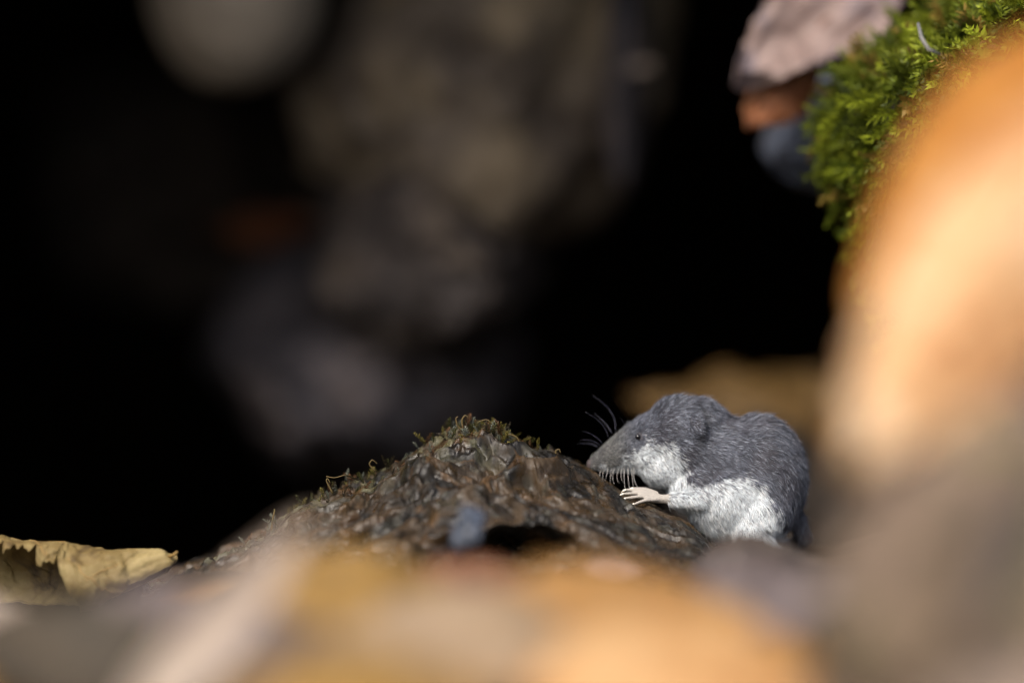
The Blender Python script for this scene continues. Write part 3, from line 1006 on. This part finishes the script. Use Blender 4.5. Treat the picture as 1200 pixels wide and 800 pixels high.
    d = d - n * (d * n).sum(1)[:, None] * 0.92
    d /= np.linalg.norm(d, axis=1)[:, None] + 1e-9
    L = np.interp(q[:, 0], [690, 715, 745, 790, 850, 960], [0.8, 1.0, 1.35, 1.8, 2.15, 2.3]) * 1e-3
    earz = np.exp(-(((q[:, 0] - 819) / 11) ** 2 + ((q[:, 1] - 496) / 16) ** 2))
    guard = rg.random(N) < 0.07
    L = L * (1 - 0.6 * earz) * rg.uniform(0.7, 1.2, N) * np.where(guard, 1.45, 1.0)
    lift = 0.46 + 0.2 * fbm(p * 420, 2, 95) + rg.normal(0, 0.1, N) + guard * 0.12
    s = np.array([0, 0.33, 0.68, 1.0])
    pts = np.zeros((N, 4, 3))
    for i, a in enumerate(s):
        hgt = lift * (a ** 0.75) * (1.15 - 0.35 * a)
        pts[:, i] = p - n * 0.0001 + d * (L * a * 0.93)[:, None] + n * (L * hgt)[:, None]
    # locks: tips in one small cell draw together
    cell = np.floor((p + 0.0004 * np.stack([fbm(p * 900, 1, 5), fbm(p * 900, 1, 6), fbm(p * 900, 1, 7)], 1)) / 0.00062).astype(np.int64)
    key = cell[:, 0] * 73856093 ^ cell[:, 1] * 19349663 ^ cell[:, 2] * 83492791
    _, inv = np.unique(key, return_inverse=True)
    cnt = np.bincount(inv).astype(float)
    for i, a in ((1, 0.1), (2, 0.35), (3, 0.6)):
        mean = np.stack([np.bincount(inv, pts[:, i, c]) / cnt for c in range(3)], 1)
        pts[:, i] += (mean[inv] - pts[:, i]) * (a * rg.uniform(0.6, 1.15, N) * ~guard)[:, None]
    wd = np.cross(n, d)
    tw = rg.normal(0, 0.5, N)
    wd = wd * np.cos(tw)[:, None] + n * np.sin(tw)[:, None]
    hw = 0.000043 * rg.uniform(0.7, 1.3, N) * np.interp(q[:, 0], [690, 760], [0.8, 1.0])
    V = np.concatenate([pts[:, 0] - wd * hw[:, None], pts[:, 0] + wd * hw[:, None], pts[:, 1] - wd * hw[:, None], pts[:, 1] + wd * hw[:, None],
                        pts[:, 2] - wd * hw[:, None] * 0.75, pts[:, 2] + wd * hw[:, None] * 0.75, pts[:, 3]])
    I = np.arange(N)
    Q = np.concatenate([np.stack([I, I + N, I + 3 * N, I + 2 * N], 1), np.stack([I + 2 * N, I + 3 * N, I + 5 * N, I + 4 * N], 1)])
    T = np.stack([I + 4 * N, I + 5 * N, I + 6 * N], 1)
    # white below, slate above
    poly = [(690, 549), (722, 543), (742, 531), (752, 522), (772, 515), (786, 522), (801, 543), (810, 560), (803, 570), (820, 568), (850, 562), (878, 558),
            (894, 572), (906, 590), (917, 610), (926, 634), (920, 700), (690, 700)]
    jit = q + np.stack([7 * fbm(p * 420, 2, 61), 7 * fbm(p * 420, 2, 62)], 1) + rg.normal(0, 2.8, (N, 2))
    ins = np.zeros(N, bool)
    for (x1, y1), (x2, y2) in zip(poly, poly[1:] + poly[:1]):
        cond = (y1 > jit[:, 1]) != (y2 > jit[:, 1])
        xi = (x2 - x1) * (jit[:, 1] - y1) / ((y2 - y1) if y2 != y1 else 1e-9) + x1
        ins ^= cond & (jit[:, 0] < xi)
    lock = rg.lognormal(0, 0.24, len(cnt))[inv]
    patch = fbm(p * 130, 3, 63)
    slate = np.array(srgb(86, 89, 99))[None] * (1 + 0.22 * patch)[:, None] * (rg.uniform(0.75, 1.25, N) * lock)[:, None]
    brn = smooth(-0.1, 0.6, fbm(p * 110 + 7, 2, 64)) * 0.35
    slate = slate * (1 - brn[:, None]) + np.array(srgb(78, 72, 78))[None] * brn[:, None]
    silver = (rg.random(N) < 0.07 + 0.3 * (rg.random(len(cnt))[inv] > 0.8))
    slate[silver] = np.array(srgb(150, 156, 168))
    white = np.array(srgb(228, 235, 240))[None] * (rg.uniform(0.8, 1.08, N) * np.clip(lock, 0.78, 1.08))[:, None]
    grey_in = rg.random(N) < 0.10 + 0.25 * smooth(800, 830, q[:, 0]) * smooth(860, 835, q[:, 0]) * smooth(600, 575, q[:, 1])
    white[grey_in] = np.array(srgb(120, 122, 130))
    snout = smooth(748, 712, q[:, 0])[:, None]
    slate = slate * (1 - snout * 0.75) + np.array(srgb(130, 130, 124))[None] * (lock * rg.uniform(0.6, 1.3, N))[:, None] * snout * 0.75
    # hair darkened in a crescent behind the ear
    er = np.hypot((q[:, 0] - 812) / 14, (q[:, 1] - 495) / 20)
    ear_crescent = np.exp(-((er - 1.0) / 0.16) ** 2) * (q[:, 0] > 813) * 0.5
    slate = slate * (1 - ear_crescent[:, None])
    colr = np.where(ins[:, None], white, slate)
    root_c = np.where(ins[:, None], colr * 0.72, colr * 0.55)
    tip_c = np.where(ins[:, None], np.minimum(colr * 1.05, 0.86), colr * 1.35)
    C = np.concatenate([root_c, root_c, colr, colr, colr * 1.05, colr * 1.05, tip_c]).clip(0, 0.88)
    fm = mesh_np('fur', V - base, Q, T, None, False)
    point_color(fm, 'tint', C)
    M_fur = material('fur', [], 100, 0.5, 0, attr='tint', spec=0.35, transl=0.25)
    fm.materials.append(M_fur)
    fo = link('fur', fm, root)
    fo['kind'] = 'stuff'

    # ---- eyes
    M_eye = material('eye_black', [(0.004, 0.004, 0.005)], 10, 0.06, 0, spec=0.6)
    for sg in (-1, 1):
        # push the bead out to the skin
        sel = (np.hypot(pj[:, 0] - eye[0], pj[:, 1] - eye[1]) < 4) & ((v[:, 1] - SY) * sg > 0)
        c = v[sel].mean(0)
        b2 = bmesh.new()
        bmesh.ops.create_uvsphere(b2, u_segments=20, v_segments=12, radius=0.0008)
        em = bpy.data.meshes.new('eye')
        b2.to_mesh(em)
        b2.free()
        for p_ in em.polygons:
            p_.use_smooth = True
        em.materials.append(M_eye)
        e = link('eye', em, root)
        e.location = c + np.array([0, sg * 0.00035, 0]) - base
    # ---- whiskers
    M_wh = material('whisker', [srgb(112, 112, 128)], 10, 0.35, 0, spec=0.5)
    M_wl = material('pale_whisker', [srgb(216, 212, 206)], 10, 0.35, 0, spec=0.5)
    def whisker(a, mid, tip, oy0, oy1, rad, m):
        A, Mi, T_ = W3(*a, oy0), W3(*mid, (oy0 + oy1) / 2), W3(*tip, oy1)
        t = np.linspace(0, 1, 12)[:, None]
        pt = A * (1 - t) ** 2 + (2 * Mi - (A + T_) / 2) * 2 * t * (1 - t) + T_ * t ** 2 - base
        a_, q_, t_ = tube(pt, np.linspace(rad, rad * 0.25, 12), 5)
        link('whisker', mesh_np('whisker', a_, q_, t_, m), root)
    up = [((721, 505), (716, 484), (694, 465)), ((713, 512), (704, 494), (686, 481)), ((706, 519), (696, 509), (683, 503)),
          ((700, 524), (691, 521), (677, 522)), ((703, 521), (694, 515), (680, 513)), ((733, 500), (731, 494), (727, 487)), ((717, 508), (708, 496), (696, 486))]
    for i, (a, m, t) in enumerate(up):
        sg = -1 if i % 3 else 1
        whisker(a, m, t, sg * 0.002, sg * 0.0055, 0.00004, M_wh)
    rg = np.random.default_rng(5)
    for i in range(11):
        x = 704 + i * 4.0 + rg.uniform(-1.5, 1.5)
        ln = np.interp(x, [705, 728, 748], [13, 24, 20]) * rg.uniform(0.6, 1.25)
        oy = -np.interp(x, [705, 748], [0.0018, 0.0052])
        dx = np.interp(x, [705, 748], [-5, 7])
        whisker((x, 547), (x + dx * 0.3 - rg.uniform(0, 2.5), 549 + ln * 0.5), (x + dx * rg.uniform(0.4, 1.5), 548 + ln), oy, oy - rg.uniform(0.0015, 0.006), 0.00005, M_wl)
    # claws on the near hand and far hand
    M_cl = material('claw', [srgb(232, 226, 214)], 50, 0.35, 0, spec=0.5)
    for a, b in bare:
        if abs(a[1] - SY) > 0.006 and 0.004 < np.linalg.norm(b - a) < 0.0118 and b[0] < W3(770, 0)[0] and (a - b)[0] > 0.004:
            c0 = b + np.array([3.5 * S, 0, 1.2 * S])
            pt = np.array([c0, b, b + np.array([-2.5 * S, 0, -2.2 * S])]) - base
            a_, q_, t_ = tube(pt, [0.00034, 0.00024, 0.00005], 6)
            link('claw', mesh_np('claw', a_, q_, t_, M_cl), root)
    return root

build_shrew()
